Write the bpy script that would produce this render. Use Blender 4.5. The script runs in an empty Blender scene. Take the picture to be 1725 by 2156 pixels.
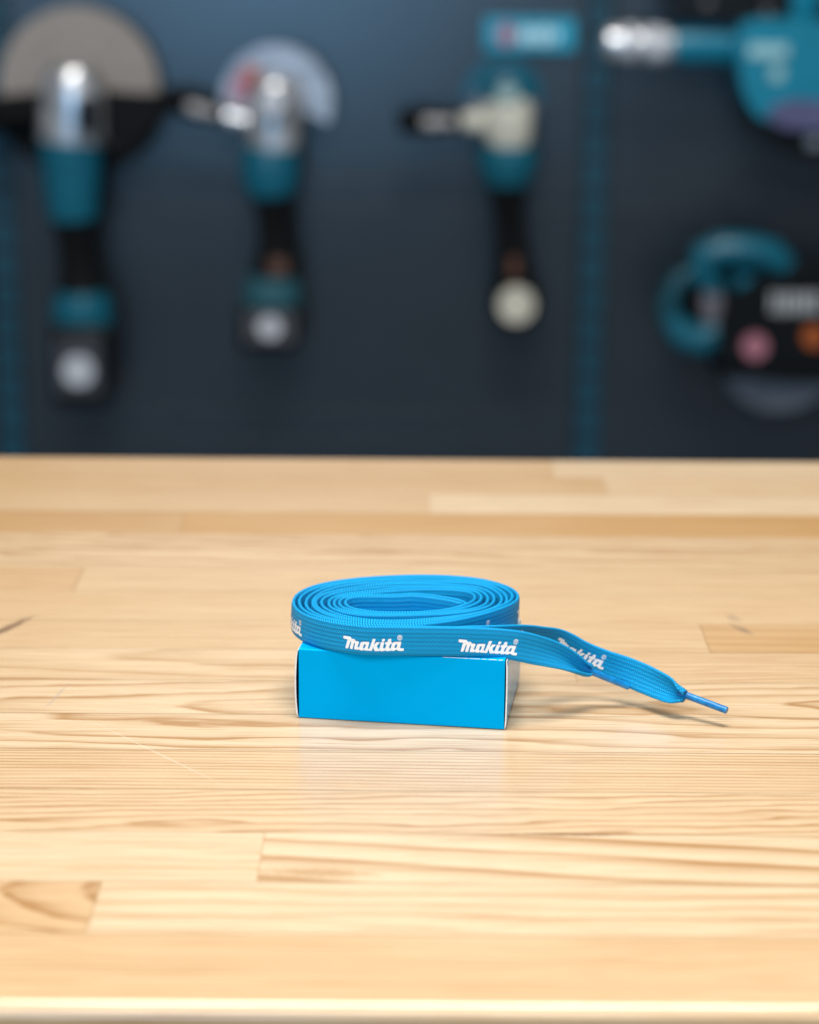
import bpy, bmesh, math, random
import numpy as np
from mathutils import Vector, Matrix, geometry
R = math.radians
random.seed(7)
scene = bpy.context.scene
col = scene.collection

# ------------------------------------------------------------------ camera
H, PITCH, ROLL, FPX = 0.2736, R(15.8), R(0.4), 4700.0      # FPX: focal length in units of 1/1725 frame width
cam_d = bpy.data.cameras.new('camera'); cam = bpy.data.objects.new('camera', cam_d); col.objects.link(cam)
CM = Matrix.Translation((0, 0, H)) @ Matrix.Rotation(math.pi/2 - PITCH, 4, 'X') @ Matrix.Rotation(ROLL, 4, 'Z')
cam.matrix_world = CM
cam_d.sensor_fit = 'HORIZONTAL'; cam_d.sensor_width = 24.0; cam_d.lens = FPX/1725*24
cam_d.clip_start = 0.01; cam_d.clip_end = 50
cam_d.dof.use_dof = True; cam_d.dof.focus_distance = 0.742; cam_d.dof.aperture_fstop = 5.4
scene.camera = cam

# ------------------------------------------------------------------ world, lamps, exposure
world = bpy.data.worlds.new('World'); scene.world = world; world.use_nodes = True
bg = world.node_tree.nodes['Background']
bg.inputs[0].default_value = (0.80, 0.90, 1.0, 1); bg.inputs[1].default_value = 0.17
def area(name, loc, target, sx, sy, power, color):
    l = bpy.data.lights.new(name, 'AREA'); l.shape = 'RECTANGLE'; l.size = sx; l.size_y = sy
    l.energy = power; l.color = color
    o = bpy.data.objects.new(name, l); col.objects.link(o); o.location = loc
    o.rotation_euler = (Vector(target) - Vector(loc)).to_track_quat('-Z', 'Y').to_euler()
    return o
area('ceiling_lamp', (0.02, 0.62, 1.75), (0.02, 0.66, 0), 0.95, 0.62, 44, (1.0, 0.955, 0.90))
area('front_fill', (-0.3, -0.9, 1.5), (0.0, 0.7, 0.0), 1.4, 0.8, 31, (1.0, 0.97, 0.93))  # soft fill added behind the camera to lift the front faces
area('window_light', (-0.62, -4.5, 0.42), (-0.2, 2.45, 0.2), 0.9, 0.8, 50, (0.22, 0.58, 1.0))
scene.view_settings.view_transform = 'Standard'; scene.view_settings.look = 'None'
scene.view_settings.gamma = 1; scene.view_settings.exposure = 0.0
scene.view_settings.use_curve_mapping = False

# ------------------------------------------------------------------ measuring helpers (photo measures -> metres)
def ray(px, py):
    return (CM.to_3x3() @ Vector(((px - 862.5)/FPX, -(py - 1078)/FPX, -1)))
def at_y(px, py, y):
    d = ray(px, py); t = y/d.y; return Vector((d.x*t, y, H + d.z*t))
def at_z(px, py, z=0.0):
    d = ray(px, py); t = (z - H)/d.z; return Vector((d.x*t, d.y*t, z))

# ------------------------------------------------------------------ object helpers
def tag(o, label=None, cat=None, group=None, kind=None):
    if label: o['label'] = label
    if cat: o['category'] = cat
    if group: o['group'] = group
    if kind: o['kind'] = kind
    return o
def thing(name, label, cat, loc=(0, 0, 0), group=None):
    o = bpy.data.objects.new(name, None); col.objects.link(o); o.location = loc
    o.empty_display_size = 0.02
    return tag(o, label, cat, group)
def mesh_obj(name, me, mat, parent=None, smooth=True):
    o = bpy.data.objects.new(name, me); col.objects.link(o)
    for m in (mat if isinstance(mat, (list, tuple)) else [mat]):
        me.materials.append(m)
    if smooth:
        me.polygons.foreach_set('use_smooth', [True]*len(me.polygons))
        me.set_sharp_from_angle(angle=R(40))
        w = o.modifiers.new('weighted_normals', 'WEIGHTED_NORMAL'); w.keep_sharp = True; w.weight = 100
    if parent: o.parent = parent
    return o
def obj(name, bm, mat, parent=None, smooth=True):
    me = bpy.data.meshes.new(name); bmesh.ops.recalc_face_normals(bm, faces=bm.faces); bm.to_mesh(me); bm.free()
    return mesh_obj(name, me, mat, parent, smooth)
def bbox(bm, c, s, bev=0.0, seg=2, rot=None):
    r = bmesh.ops.create_cube(bm, size=1.0)
    vs = r['verts']
    for v in vs: v.co = Vector((v.co.x*s[0], v.co.y*s[1], v.co.z*s[2]))
    if bev > 0:
        es = list({e for v in vs for e in v.link_edges})
        q = bmesh.ops.bevel(bm, geom=es, offset=bev, segments=seg, profile=0.5, affect='EDGES')
        vs = list({v for f in q['faces'] for v in f.verts} | {v for v in vs if v.is_valid})
    if rot: 
        for v in vs: v.co = rot @ v.co
    for v in vs: v.co += Vector(c)
    return bm
def tube(bm, pts, radii, n=24, cap=True, flat=1.0):
    """Swept round form through pts with a radius at each point (flat squeezes it in y)."""
    pts = [Vector(p) for p in pts]; rings = []
    up = None
    for i, p in enumerate(pts):
        t = (pts[min(i+1, len(pts)-1)] - pts[max(i-1, 0)]).normalized()
        if up is None: up = Vector((0, 1, 0)) if abs(t.y) < 0.9 else Vector((1, 0, 0))
        a = (up - t*up.dot(t)).normalized(); b = t.cross(a); up = a
        rings.append([bm.verts.new(p + (a*math.cos(k*2*math.pi/n)*flat + b*math.sin(k*2*math.pi/n))*radii[i]) for k in range(n)])
    for r0, r1 in zip(rings, rings[1:]):
        for k in range(n): bm.faces.new((r0[k], r0[(k+1) % n], r1[(k+1) % n], r1[k]))
    if cap: bm.faces.new(rings[0][::-1]); bm.faces.new(rings[-1])
    return bm
def disc(bm, c, r, th, n=64, r_in=0.0, a0=0.0, a1=2*math.pi):
    """Flat disc or ring sector facing -y."""
    full = abs(a1 - a0 - 2*math.pi) < 1e-6
    m = n if full else n + 1
    L = []
    for (rr, yy) in ((r, -th/2), (r, th/2), (max(r_in, 1e-4), th/2), (max(r_in, 1e-4), -th/2)):
        L.append([bm.verts.new((c[0] + rr*math.cos(a0 + (a1-a0)*k/n), c[1] + yy, c[2] + rr*math.sin(a0 + (a1-a0)*k/n))) for k in range(m)])
    for k in range(n):
        k2 = (k + 1) % m
        for i in range(4): bm.faces.new((L[i][k], L[i][k2], L[(i+1) % 4][k2], L[(i+1) % 4][k]))
    if not full:
        bm.faces.new([L[i][0] for i in range(4)]); bm.faces.new([L[i][-1] for i in range(4)][::-1])
    return bm
def prism(bm, outline, y0, y1, bev=0.0):
    """Outline in (x, z) extruded from y0 to y1."""
    vs = [bm.verts.new((x, y0, z)) for x, z in outline]
    f = bm.faces.new(vs)
    r = bmesh.ops.extrude_face_region(bm, geom=[f])
    nv = [g for g in r['geom'] if isinstance(g, bmesh.types.BMVert)]
    for v in nv: v.co.y = y1
    if bev > 0:
        es = [e for e in bm.edges if (e.verts[0].co.y == y0 and e.verts[1].co.y == y0)]
        bmesh.ops.bevel(bm, geom=es, offset=bev, segments=3, profile=0.5, affect='EDGES')
    return bm
def smooth_closed(pts, n=6):
    out = []; N = len(pts)
    for i in range(N):
        p0, p1, p2, p3 = [np.array(pts[(i+j-1) % N], float) for j in range(4)]
        for k in range(n):
            t = k/n
            out.append(tuple(0.5*((2*p1) + (-p0+p2)*t + (2*p0-5*p1+4*p2-p3)*t*t + (-p0+3*p1-3*p2+p3)*t**3)))
    return out

# ------------------------------------------------------------------ materials
class NT:
    def __init__(s, name):
        s.m = bpy.data.materials.new(name); s.m.use_nodes = True; s.t = s.m.node_tree
        s.b = s.t.nodes['Principled BSDF']
    def n(s, typ, **kw):
        nd = s.t.nodes.new(typ)
        for k, v in kw.items(): setattr(nd, k, v)
        return nd
    def put(s, sock, v):
        if isinstance(v, bpy.types.NodeSocket): s.t.links.new(v, sock)
        elif v is not None: sock.default_value = v
    def math(s, op, a, b=None, c=None, clamp=False):
        nd = s.n('ShaderNodeMath', operation=op); nd.use_clamp = clamp
        for i, v in enumerate((a, b, c)):
            if v is not None: s.put(nd.inputs[i], v)
        return nd.outputs[0]
    def mix(s, fac, a, b, blend='MIX'):
        nd = s.n('ShaderNodeMix', data_type='RGBA', blend_type=blend)
        s.put(nd.inputs[0], fac); s.put(nd.inputs[6], a); s.put(nd.inputs[7], b)
        return nd.outputs[2]
    def noise(s, vec, scale=5, detail=3, rough=0.5):
        nd = s.n('ShaderNodeTexNoise'); s.put(nd.inputs['Vector'], vec)
        nd.inputs['Scale'].default_value = scale; nd.inputs['Detail'].default_value = detail; nd.inputs['Roughness'].default_value = rough
        return nd.outputs[0]
    def mapping(s, vec, loc=(0, 0, 0), rot=(0, 0, 0), scale=(1, 1, 1), typ='POINT'):
        nd = s.n('ShaderNodeMapping', vector_type=typ); s.put(nd.inputs[0], vec)
        nd.inputs[1].default_value = loc; nd.inputs[2].default_value = rot; nd.inputs[3].default_value = scale
        return nd.outputs[0]
    def ramp(s, fac, stops, interp='LINEAR'):
        nd = s.n('ShaderNodeValToRGB'); nd.color_ramp.interpolation = interp
        e = nd.color_ramp.elements
        while len(e) < len(stops): e.new(0.5)
        for el, (p, c) in zip(e, stops):
            el.position = p; el.color = c if len(c) == 4 else (*c, 1)
        s.put(nd.inputs[0], fac); return nd.outputs[0]
    def bump(s, h, strength, dist):
        nd = s.n('ShaderNodeBump'); nd.inputs['Strength'].default_value = strength; nd.inputs['Distance'].default_value = dist
        s.put(nd.inputs['Height'], h); s.put(s.b.inputs['Normal'], nd.outputs[0])

def simple(name, c, rough=0.5, metal=0.0, mottled=0.12, scale=40, spec=None, coat=0.0):
    t = NT(name); tc = t.n('ShaderNodeTexCoord').outputs['Object']
    nz = t.noise(tc, scale, 4, 0.6)
    dark = tuple(x*(1-mottled) for x in c) + (1,); lite = tuple(min(1, x*(1+mottled)) for x in c) + (1,)
    t.put(t.b.inputs['Base Color'], t.ramp(nz, [(0.3, dark), (0.7, lite)]))
    rr = t.math('MULTIPLY_ADD', nz, 0.12, rough - 0.06)
    t.put(t.b.inputs['Roughness'], rr); t.b.inputs['Metallic'].default_value = metal
    if spec is not None: t.b.inputs['Specular IOR Level'].default_value = spec
    if coat: t.b.inputs['Coat Weight'].default_value = coat
    t.bump(t.noise(tc, scale*8, 2), 0.15, 0.0004)
    return t.m

M = {}
M['card_blue'] = None
def card_material():
    t = NT('coated_blue_card'); tc = t.n('ShaderNodeTexCoord').outputs['Object']
    nz = t.noise(tc, 35, 3, 0.5)
    c = t.ramp(nz, [(0.3, (0.0, 0.375, 0.79)), (0.7, (0.0, 0.395, 0.82))])
    sp = t.n('ShaderNodeTexVoronoi'); t.put(sp.inputs['Vector'], tc); sp.inputs['Scale'].default_value = 150
    speck = t.math('LESS_THAN', sp.outputs['Distance'], 0.035)
    sel = t.math('GREATER_THAN', t.noise(tc, 60, 0), 0.63)
    speck = t.math('MULTIPLY', speck, sel)
    t.put(t.b.inputs['Base Color'], t.mix(t.math('MULTIPLY', speck, 0.35), c, (0.35, 0.7, 0.85, 1)))
    t.b.inputs['Roughness'].default_value = 0.16
    t.b.inputs['IOR'].default_value = 1.45; t.b.inputs['Specular IOR Level'].default_value = 0.3; t.b.inputs['Specular Tint'].default_value = (0.0, 0.5, 1, 1)
    t.bump(t.math('ADD', t.math('MULTIPLY', t.noise(tc, 45, 1), 3.0), t.math('MULTIPLY', t.noise(tc, 900, 2), 0.1)), 0.35, 0.0006)
    return t.m
M['card_blue'] = card_material()
M['card_white'] = simple('white_card_edge', (0.78, 0.8, 0.82), 0.7, mottled=0.12, scale=900)
M['card_dark'] = simple('card_inner_shadow_side', (0.01, 0.06, 0.12), 0.7)  # shade of the gap behind the flap put into the card colour

def lace_material():
    t = NT('braided_blue_polyester'); uv = t.n('ShaderNodeUVMap', uv_map='UVMap').outputs[0]
    s = t.n('ShaderNodeSeparateXYZ'); t.put(s.inputs[0], uv); u, v = s.outputs[0], s.outputs[1]   # millimetres
    rib = 10.3/7
    vr = t.math('DIVIDE', v, rib)
    fr = t.math('FRACT', vr)
    zig = t.math('ABSOLUTE', t.math('SUBTRACT', fr, 0.5))                   # 0 in rib centre .. 0.5 at edge
    half = t.math('MULTIPLY', t.math('GREATER_THAN', fr, 0.5), 0.5)
    ph = t.math('ADD', t.math('ADD', t.math('DIVIDE', u, 0.92), t.math('MULTIPLY', zig, 1.3)), half)
    st = t.math('ABSOLUTE', t.math('SINE', t.math('MULTIPLY', ph, math.pi)))
    cr = t.math('SINE', t.math('MULTIPLY', fr, math.pi))
    h = t.math('MULTIPLY', t.math('POWER', st, 0.9), t.math('POWER', cr, 0.28))
    fib = t.noise(t.mapping(uv, scale=(6, 6, 1)), 2.0, 3)
    c = t.mix(h, (0.0, 0.09, 0.27, 1), (0.0, 0.45, 0.87, 1))  # shade between the stitches put into the base colour
    c = t.mix(t.math('MULTIPLY', fib, 0.15), c, (0.0, 0.30, 0.75, 1)); t.b.inputs['Specular IOR Level'].default_value = 0.2
    t.put(t.b.inputs['Base Color'], c)
    t.b.inputs['Roughness'].default_value = 0.55
    t.b.inputs['Sheen Weight'].default_value = 0.05
    t.b.inputs['Sheen Tint'].default_value = (0.3, 0.7, 1, 1)
    t.bump(t.math('ADD', h, t.math('MULTIPLY', fib, 0.2)), 0.85, 0.00026)
    return t.m
M['lace'] = lace_material()
def aglet_material():
    t = NT('blue_plastic_tip'); tc = t.n('ShaderNodeTexCoord').outputs['Object']
    nz = t.noise(tc, 500, 2)
    t.put(t.b.inputs['Base Color'], t.ramp(nz, [(0.3, (0.0, 0.12, 0.36)), (0.7, (0.0, 0.24, 0.58))]))
    t.b.inputs['Roughness'].default_value = 0.36; t.b.inputs['Coat Weight'].default_value = 0.15
    t.bump(nz, 0.12, 0.0004)
    return t.m
M['aglet'] = aglet_material()
M['print'] = simple('white_print', (0.86, 0.88, 0.9), 0.6, mottled=0.03, scale=600)

def wood_material():
    t = NT('light_butcher_block'); tc = t.n('ShaderNodeTexCoord').outputs['Object']
    A = t.n('ShaderNodeAttribute', attribute_name='stave_a').outputs['Vector']      # pith y, pith depth, rise along x
    B = t.n('ShaderNodeAttribute', attribute_name='stave_b').outputs['Vector']      # seed, warmth, ring spacing (mm)
    C = t.n('ShaderNodeAttribute', attribute_name='stave_c').outputs['Vector']      # contrast, drift, waviness
    def sep(v):
        s = t.n('ShaderNodeSeparateXYZ'); t.put(s.inputs[0], v); return s.outputs
    x, y, z = sep(tc); yc, d0, k = sep(A); seed, warm, spc = sep(B); con, drift, wav = sep(C)
    off = t.n('ShaderNodeCombineXYZ'); t.put(off.inputs[0], t.math('MULTIPLY', seed, 3.7)); t.put(off.inputs[1], t.math('MULTIPLY', seed, 1.3)); t.put(off.inputs[2], seed)
    add = t.n('ShaderNodeVectorMath', operation='ADD'); t.put(add.inputs[0], tc); t.put(add.inputs[1], off.outputs[0])
    P = add.outputs[0]
    nb = t.math('SUBTRACT', t.noise(t.mapping(P, scale=(9, 45, 45)), 1, 2, 0.5), 0.5)
    ns = t.math('SUBTRACT', t.noise(t.mapping(P, scale=(45, 240, 240)), 1, 2, 0.5), 0.5)
    dy = t.math('SUBTRACT', y, t.math('ADD', yc, t.math('MULTIPLY', drift, x)))
    dz = t.math('SUBTRACT', z, t.math('ADD', d0, t.math('MULTIPLY', k, x)))
    r = t.math('SQRT', t.math('ADD', t.math('MULTIPLY', dy, dy), t.math('MULTIPLY', dz, dz)))
    r = t.math('ADD', r, t.math('ADD', t.math('MULTIPLY', nb, t.math('MULTIPLY', wav, 0.014)), t.math('MULTIPLY', ns, t.math('MULTIPLY', wav, 0.0022))))
    ph = t.math('DIVIDE', t.math('MULTIPLY', r, 1000), spc)
    ph = t.math('ADD', ph, t.math('MULTIPLY', t.noise(t.mapping(P, scale=(3, 30, 30)), 1, 1), 1.2))
    f = t.math('FRACT', ph)
    ring = t.ramp(f, [(0.0, (0.12,)*3), (0.1, (0.0,)*3), (0.45, (0.08,)*3), (0.74, (0.42,)*3), (0.9, (1.0,)*3), (1.0, (0.12,)*3)])
    amp = t.math('MULTIPLY_ADD', t.noise(t.mapping(P, scale=(6, 150, 150)), 1, 1), 1.6, -0.15)
    ring = t.math('MULTIPLY', t.math('MULTIPLY', ring, amp), t.math('MULTIPLY', con, 1.9), clamp=True)
    fine = t.noise(t.mapping(P, scale=(25, 1700, 1700)), 1, 3, 0.6)
    mid = t.noise(t.mapping(P, scale=(9, 230, 230)), 1, 3, 0.55)
    broad = t.noise(t.mapping(P, scale=(5, 16, 16)), 1, 2, 0.5)
    warm = t.math('MULTIPLY', warm, 0.62)
    pale = t.mix(warm, (0.745, 0.59, 0.40, 1), (0.55, 0.32, 0.115, 1))
    dark = t.mix(warm, (0.39, 0.21, 0.075, 1), (0.32, 0.15, 0.04, 1))
    c = t.mix(ring, pale, dark)
    c = t.mix(t.math('MULTIPLY_ADD', mid, 0.9, -0.36, clamp=True), c, (0.50, 0.29, 0.125, 1))
    c = t.mix(t.math('MULTIPLY_ADD', broad, 0.7, -0.27, clamp=True), c, (0.80, 0.62, 0.42, 1))
    c = t.mix(t.ramp(fine, [(0.36, (0.6,)*3), (0.49, (0.0,)*3)]), c, (0.44, 0.245, 0.10, 1))
    vo = t.n('ShaderNodeTexVoronoi'); t.put(vo.inputs['Vector'], tc); vo.inputs['Scale'].default_value = 55
    dot = t.math('MULTIPLY', t.math('LESS_THAN', vo.outputs['Distance'], 0.022), t.math('GREATER_THAN', t.noise(tc, 23, 1), 0.56))
    c = t.mix(t.math('MULTIPLY', dot, 0.55), c, (0.22, 0.15, 0.09, 1))
    # knots, gouge, and scratches that belong to the top itself
    def mark(c, p, rot, sx, sy, colr, soft=0.5, amt=0.8):
        q = t.mapping(tc, loc=p, rot=(0, 0, rot), scale=(sx, sy, 1), typ='TEXTURE')
        ln = t.n('ShaderNodeVectorMath', operation='LENGTH'); t.put(ln.inputs[0], q)
        d = t.math('ADD', ln.outputs['Value'], t.math('MULTIPLY_ADD', t.noise(tc, 400, 3), 1.0, -0.5))
        return t.mix(t.math('MULTIPLY', t.ramp(d, [(soft, (1,)*3), (1.0, (0,)*3)]), amt), c, colr)
    k1 = at_z(1562, 1325); k2 = at_z(1545, 1302); g = at_z(8, 1326); s1 = at_z(330, 1585); s2 = at_z(120, 1465)
    c = mark(c, k1, R(-62), 0.009, 0.0022, (0.20, 0.16, 0.12, 1), 0.2, 0.75)
    c = mark(c, k2, R(-70), 0.006, 0.003, (0.28, 0.22, 0.16, 1), 0.2, 0.5)
    c = mark(c, g, R(62), 0.022, 0.0028, (0.20, 0.12, 0.07, 1), 0.5, 0.85)
    c = mark(c, s1, R(-48), 0.045, 0.00022, (0.92, 0.88, 0.8, 1), 0.3, 0.5)
    c = mark(c, s2, R(80), 0.016, 0.0009, (0.4, 0.36, 0.32, 1), 0.3, 0.45)
    sl = at_z(1205, 1757); v1 = at_z(670, 1838)
    c = mark(c, sl, 0, 0.021, 0.0011, (0.24, 0.12, 0.05, 1), 0.4, 0.85)
    c = mark(c, v1, R(-3), 0.021, 0.0042, (0.42, 0.24, 0.09, 1), 0.3, 0.7)
    t.put(t.b.inputs['Base Color'], c)
    t.put(t.b.inputs['Roughness'], t.math('MULTIPLY_ADD', fine, 0.1, 0.17))
    t.b.inputs['IOR'].default_value = 1.5; t.b.inputs['Coat Weight'].default_value = 0.45; t.b.inputs['Coat Roughness'].default_value = 0.2
    t.bump(t.math('ADD', fine, t.math('MULTIPLY', ring, 0.4)), 0.12, 0.0002)
    return t.m
M['wood'] = wood_material()

def wall_material():
    t = NT('dark_perforated_steel'); tc = t.n('ShaderNodeTexCoord').outputs['Object']
    s = t.n('ShaderNodeSeparateXYZ'); t.put(s.inputs[0], tc)
    def cell(a): return t.math('SUBTRACT', t.math('FRACT', t.math('DIVIDE', a, 0.0125)), 0.5)
    a, b = cell(s.outputs[0]), cell(s.outputs[2])
    d = t.math('SQRT', t.math('ADD', t.math('MULTIPLY', a, a), t.math('MULTIPLY', b, b)))
    hole = t.math('LESS_THAN', d, 0.2)
    nz = t.noise(tc, 12, 3)
    c = t.ramp(nz, [(0.3, (0.010, 0.016, 0.024)), (0.7, (0.013, 0.021, 0.030))])
    t.put(t.b.inputs['Base Color'], t.mix(hole, c, (0.004, 0.006, 0.008, 1)))
    t.b.inputs['Roughness'].default_value = 0.3; t.b.inputs['Specular IOR Level'].default_value = 0.9
    return t.m
M['wall'] = wall_material()
M['rail'] = simple('dark_rail', (0.011, 0.018, 0.027), 0.3, spec=0.9)
M['upright'] = simple('upright_dark_teal', (0.0, 0.012, 0.02), 0.5)
M['slot'] = simple('teal_slot_paint', (0.0, 0.050, 0.085), 0.5)
M['teal'] = simple('teal_tool_plastic', (0.0, 0.105, 0.165), 0.38, spec=0.5)
M['teal_bright'] = simple('bright_teal_plastic', (0.0, 0.20, 0.31), 0.38)
M['black'] = simple('black_rubber', (0.003, 0.0035, 0.004), 0.6, spec=0.15)
M['blackgloss'] = simple('black_plastic', (0.004, 0.005, 0.006), 0.3, spec=0.3)
M['alloy'] = simple('cast_alloy', (0.58, 0.59, 0.61), 0.32, 0.75, 0.6, 45)
M['steel'] = simple('brushed_steel', (0.40, 0.42, 0.46), 0.42, 0.5, 0.4, 60)
M['disc'] = simple('abrasive_disc', (0.30, 0.27, 0.245), 0.75, 0, 0.15, 120)
M['cream'] = simple('cream_plate', (0.62, 0.60, 0.50), 0.5)
M['label'] = simple('grey_label', (0.42, 0.45, 0.48), 0.4, 0, 0.3, 90)
M['white'] = simple('white_part_and_glare', (0.55, 0.58, 0.63), 0.4)
M['orange'] = simple('orange_part', (0.42, 0.10, 0.02), 0.4)
M['pink'] = simple('pink_label', (0.45, 0.18, 0.24), 0.4)
M['violet'] = simple('violet_gleam_tone', (0.10, 0.10, 0.20), 0.25)
M['sign'] = simple('cyan_sign', (0.01, 0.33, 0.50), 0.4)
M['greyguard'] = simple('grey_guard', (0.24, 0.25, 0.28), 0.45, 0.3)
M['handlegrey'] = simple('grey_grip', (0.34, 0.33, 0.33), 0.35, 0, 0.5, 90)

# ------------------------------------------------------------------ the setting: worktop
ROWS = [0.5080, 0.548, 0.580, 0.6145, 0.647, 0.680, 0.7125, 0.746, 0.779, 0.812, 0.847, 0.880, 0.909, 0.930, 0.965, 0.998, 1.030, 1.063]
XL, XR = -0.95, 0.95
# (x0, x1, pith y offset, pith depth, rise, warmth, spacing mm, contrast, drift, waviness)
Q = lambda warm, spc, con, drift=0.0, wav=0.5: (-0.35, -0.10, 0.0, warm, spc, con, drift, wav)
STAVES = {
 0: [(XL, XR) + Q(0.72, 2.6, 0.38, 0.003, 0.3)],
 1: [(XL, -0.0865, 0.014, -0.004, -0.33, 0.85, 6.5, 1.1, 0.0, 0.7), (-0.0865, XR, -0.12, -0.04, 0.02, 0.12, 7.5, 0.5, -0.012, 0.9)],
 2: [(XL, -0.0425) + Q(0.12, 4.5, 0.22, 0.01, 0.8), (-0.0425, XR, -0.12, -0.02, 0.01, 0.05, 12.5, 0.95, -0.10, 0.45)],
 3: [(XL, XR, -0.05, -0.06, 0.03, 0.40, 2.9, 0.85, 0.015, 0.8)],
 4: [(XL, XR) + Q(0.42, 2.5, 0.85, -0.004, 0.25)],
 5: [(XL, -0.14, 0.016, -0.01, 0.12, 0.35, 5, 0.7, 0, 0.8), (-0.14, 0.29, 0.025, -0.03, 0.05, 0.15, 6.0, 0.75, 0.01, 0.9), (0.29, XR) + Q(0.3, 4, 0.4)],
 6: [(XL, 0.26, -0.01, -0.025, 0.05, 0.22, 5.2, 0.72, 0.02, 0.9), (0.26, XR) + Q(0.4, 4, 0.5)],
 7: [(XL, 0.06, 0.01, -0.03, 0.06, 0.38, 5.5, 0.45, 0.0, 0.7), (0.06, XR) + Q(0.55, 3.5, 0.45, 0.01, 0.7)],
 8: [(XL, 0.1115) + Q(0.6, 4.5, 0.30, 0.01, 0.8), (0.1115, XR, 0.03, -0.02, 0.04, 1.35, 8, 0.45, 0.01, 0.7)],
 9: [(XL, XR) + Q(0.68, 4, 0.2, 0.01, 0.6)],
 10: [(XL, -0.134) + Q(1.0, 4, 0.3), (-0.134, XR) + Q(0.6, 4.5, 0.25)],
 11: [(XL, XR, 0.012, -0.012, 0.09, 0.48, 7, 0.6, 0.03, 1.2)],
 12: [(XL, XR, 0.028, -0.02, 0.12, 0.55, 6, 0.7, 0.0, 1.3)],
 13: [(XL, -0.10) + Q(1.3, 6, 0.6), (-0.10, XR) + Q(2.0, 8, 0.3)],
 14: [(XL, 0.009) + Q(0.8, 5, 0.3), (0.009, 0.30) + Q(0.08, 6, 0.15), (0.30, XR) + Q(0.45, 5, 0.4)],
 15: [(XL, 0.092) + Q(1.05, 5, 0.35), (0.092, XR) + Q(0.42, 5, 0.2)],
 16: [(XL, 0.069) + Q(1.0, 5, 0.3), (0.069, 0.33) + Q(0.15, 5, 0.2), (0.33, XR) + Q(0.8, 5, 0.2)],
}
def build_worktop():
    bm = bmesh.new()
    la = bm.faces.layers.float_vector.new('stave_a'); lb = bm.faces.layers.float_vector.new('stave_b'); lc = bm.faces.layers.float_vector.new('stave_c')
    TH = 0.038; rad = 0.0045; gap = 0.00012
    for i in range(len(ROWS)-1):
        y0, y1 = ROWS[i], ROWS[i+1]
        for j, (x0, x1, yc, d0, k, warm, spc, con, dr, wav) in enumerate(STAVES[i]):
            ycw = (y0 + y1)/2 + yc
            if i == 0:      # front stave carries the rounded nose and the front face
                prof = [(y1 - gap, 0)] + [(y0 + rad - rad*math.sin(a), -rad + rad*math.cos(a)) for a in [math.pi/2*q/8 for q in range(9)]] + [(y0, -TH)]
            elif i == len(ROWS)-2:
                prof = [(y1, -TH), (y1, -0.0015), (y1 - 0.0015, 0), (y0 + gap, 0)]
            else:
                prof = [(y1 - gap, 0), (y0 + gap, 0)]
            a = [bm.verts.new((x0 + gap, y, z)) for y, z in prof]; b = [bm.verts.new((x1 - gap, y, z)) for y, z in prof]
            for q in range(len(prof)-1):
                f = bm.faces.new((a[q], b[q], b[q+1], a[q+1]))
                f[la] = (ycw, d0 + k*(-(x0+x1)/2 if abs(x0) < .5 or abs(x1) < .5 else 0)*0, k); f[lb] = (i*1.7 + j*4.3, warm, spc); f[lc] = (con, dr, wav)
    # body just below the surface closes the seams and gives thickness
    n0 = len(bm.faces)
    bbox(bm, ((XL+XR)/2, (ROWS[0]+ROWS[-1])/2, -0.0005 - TH/2), (XR-XL, ROWS[-1]-ROWS[0]-0.010, TH))
    bm.faces.ensure_lookup_table()
    for f in bm.faces[n0:]:
        f[la] = (0, -0.1, 0); f[lb] = (1, 1.6, 3); f[lc] = (0.5, 0, 0.5)
    me = bpy.data.meshes.new('worktop'); bm.to_mesh(me); bm.free()
    o = mesh_obj('worktop', me, M['wood'])
    tag(o, 'pale lacquered butcher block worktop of long glued staves', 'workbench')
build_worktop()

# ------------------------------------------------------------------ wall behind: panels, rails, uprights
YW = 2.45
def wx(px, py=500): return at_y(px, py, YW).x
def wz(py, px=862): return at_y(px, py, YW).z
UP = [(wx(6, 500), 'teal slotted upright at the left edge of the perforated wall'),
      (wx(1250, 500), 'teal slotted upright between the two dark wall panels')]
ZT, ZB = 1.5, -0.85
def panel(x0, x1, label):
    t = thing('wall_panel', label, 'wall panel', ((x0+x1)/2, YW, 0), 'dark perforated wall panels')
    w = x1 - x0
    seams = [wz(404), wz(893)]; pitch = seams[0] - seams[1]
    zs = []; z = seams[0] + 5*pitch
    while z > ZB: zs.append(z); z -= pitch
    top = ZT
    for z in zs:
        bm = bmesh.new(); bbox(bm, (0, 0.004, (top + z + 0.0155)/2), (w, 0.008, top - z - 0.0155), 0.0002)
        obj('perforated_sheet', bm, M['wall'], t, False)
        bm = bmesh.new(); bbox(bm, (0, 0.0043, z), (w, 0.008, 0.0302), 0.0002)
        obj('rail', bm, M['rail'], t, False)
        top = z - 0.0155
hw = 0.018
panel(UP[0][0] + hw, UP[1][0] - hw, 'wide dark perforated wall panel that the three grinders hang on')
panel(UP[1][0] + hw, UP[1][0] + 0.66, 'dark perforated wall panel at right behind the circular saw')
panel(UP[0][0] - 0.5, UP[0][0] - hw, 'dark perforated wall panel left of the left upright')
for x, lab in UP:
    t = thing('wall_upright', lab, 'upright', (x, YW, 0), 'teal slotted uprights')
    bm = bmesh.new(); bbox(bm, (0, 0.009, (ZT+ZB)/2), (2*hw - 0.001, 0.010, ZT-ZB), 0.001); obj('post', bm, M['upright'], t, False)
    bm = bmesh.new(); z = ZB + 0.02
    while z < ZT - 0.02:
        bbox(bm, (0, 0.0035, z), (0.026, 0.0012, 0.029), 0.0004, 1); z += 0.0345
    obj('slot_strip', bm, M['slot'], t, False)

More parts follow.
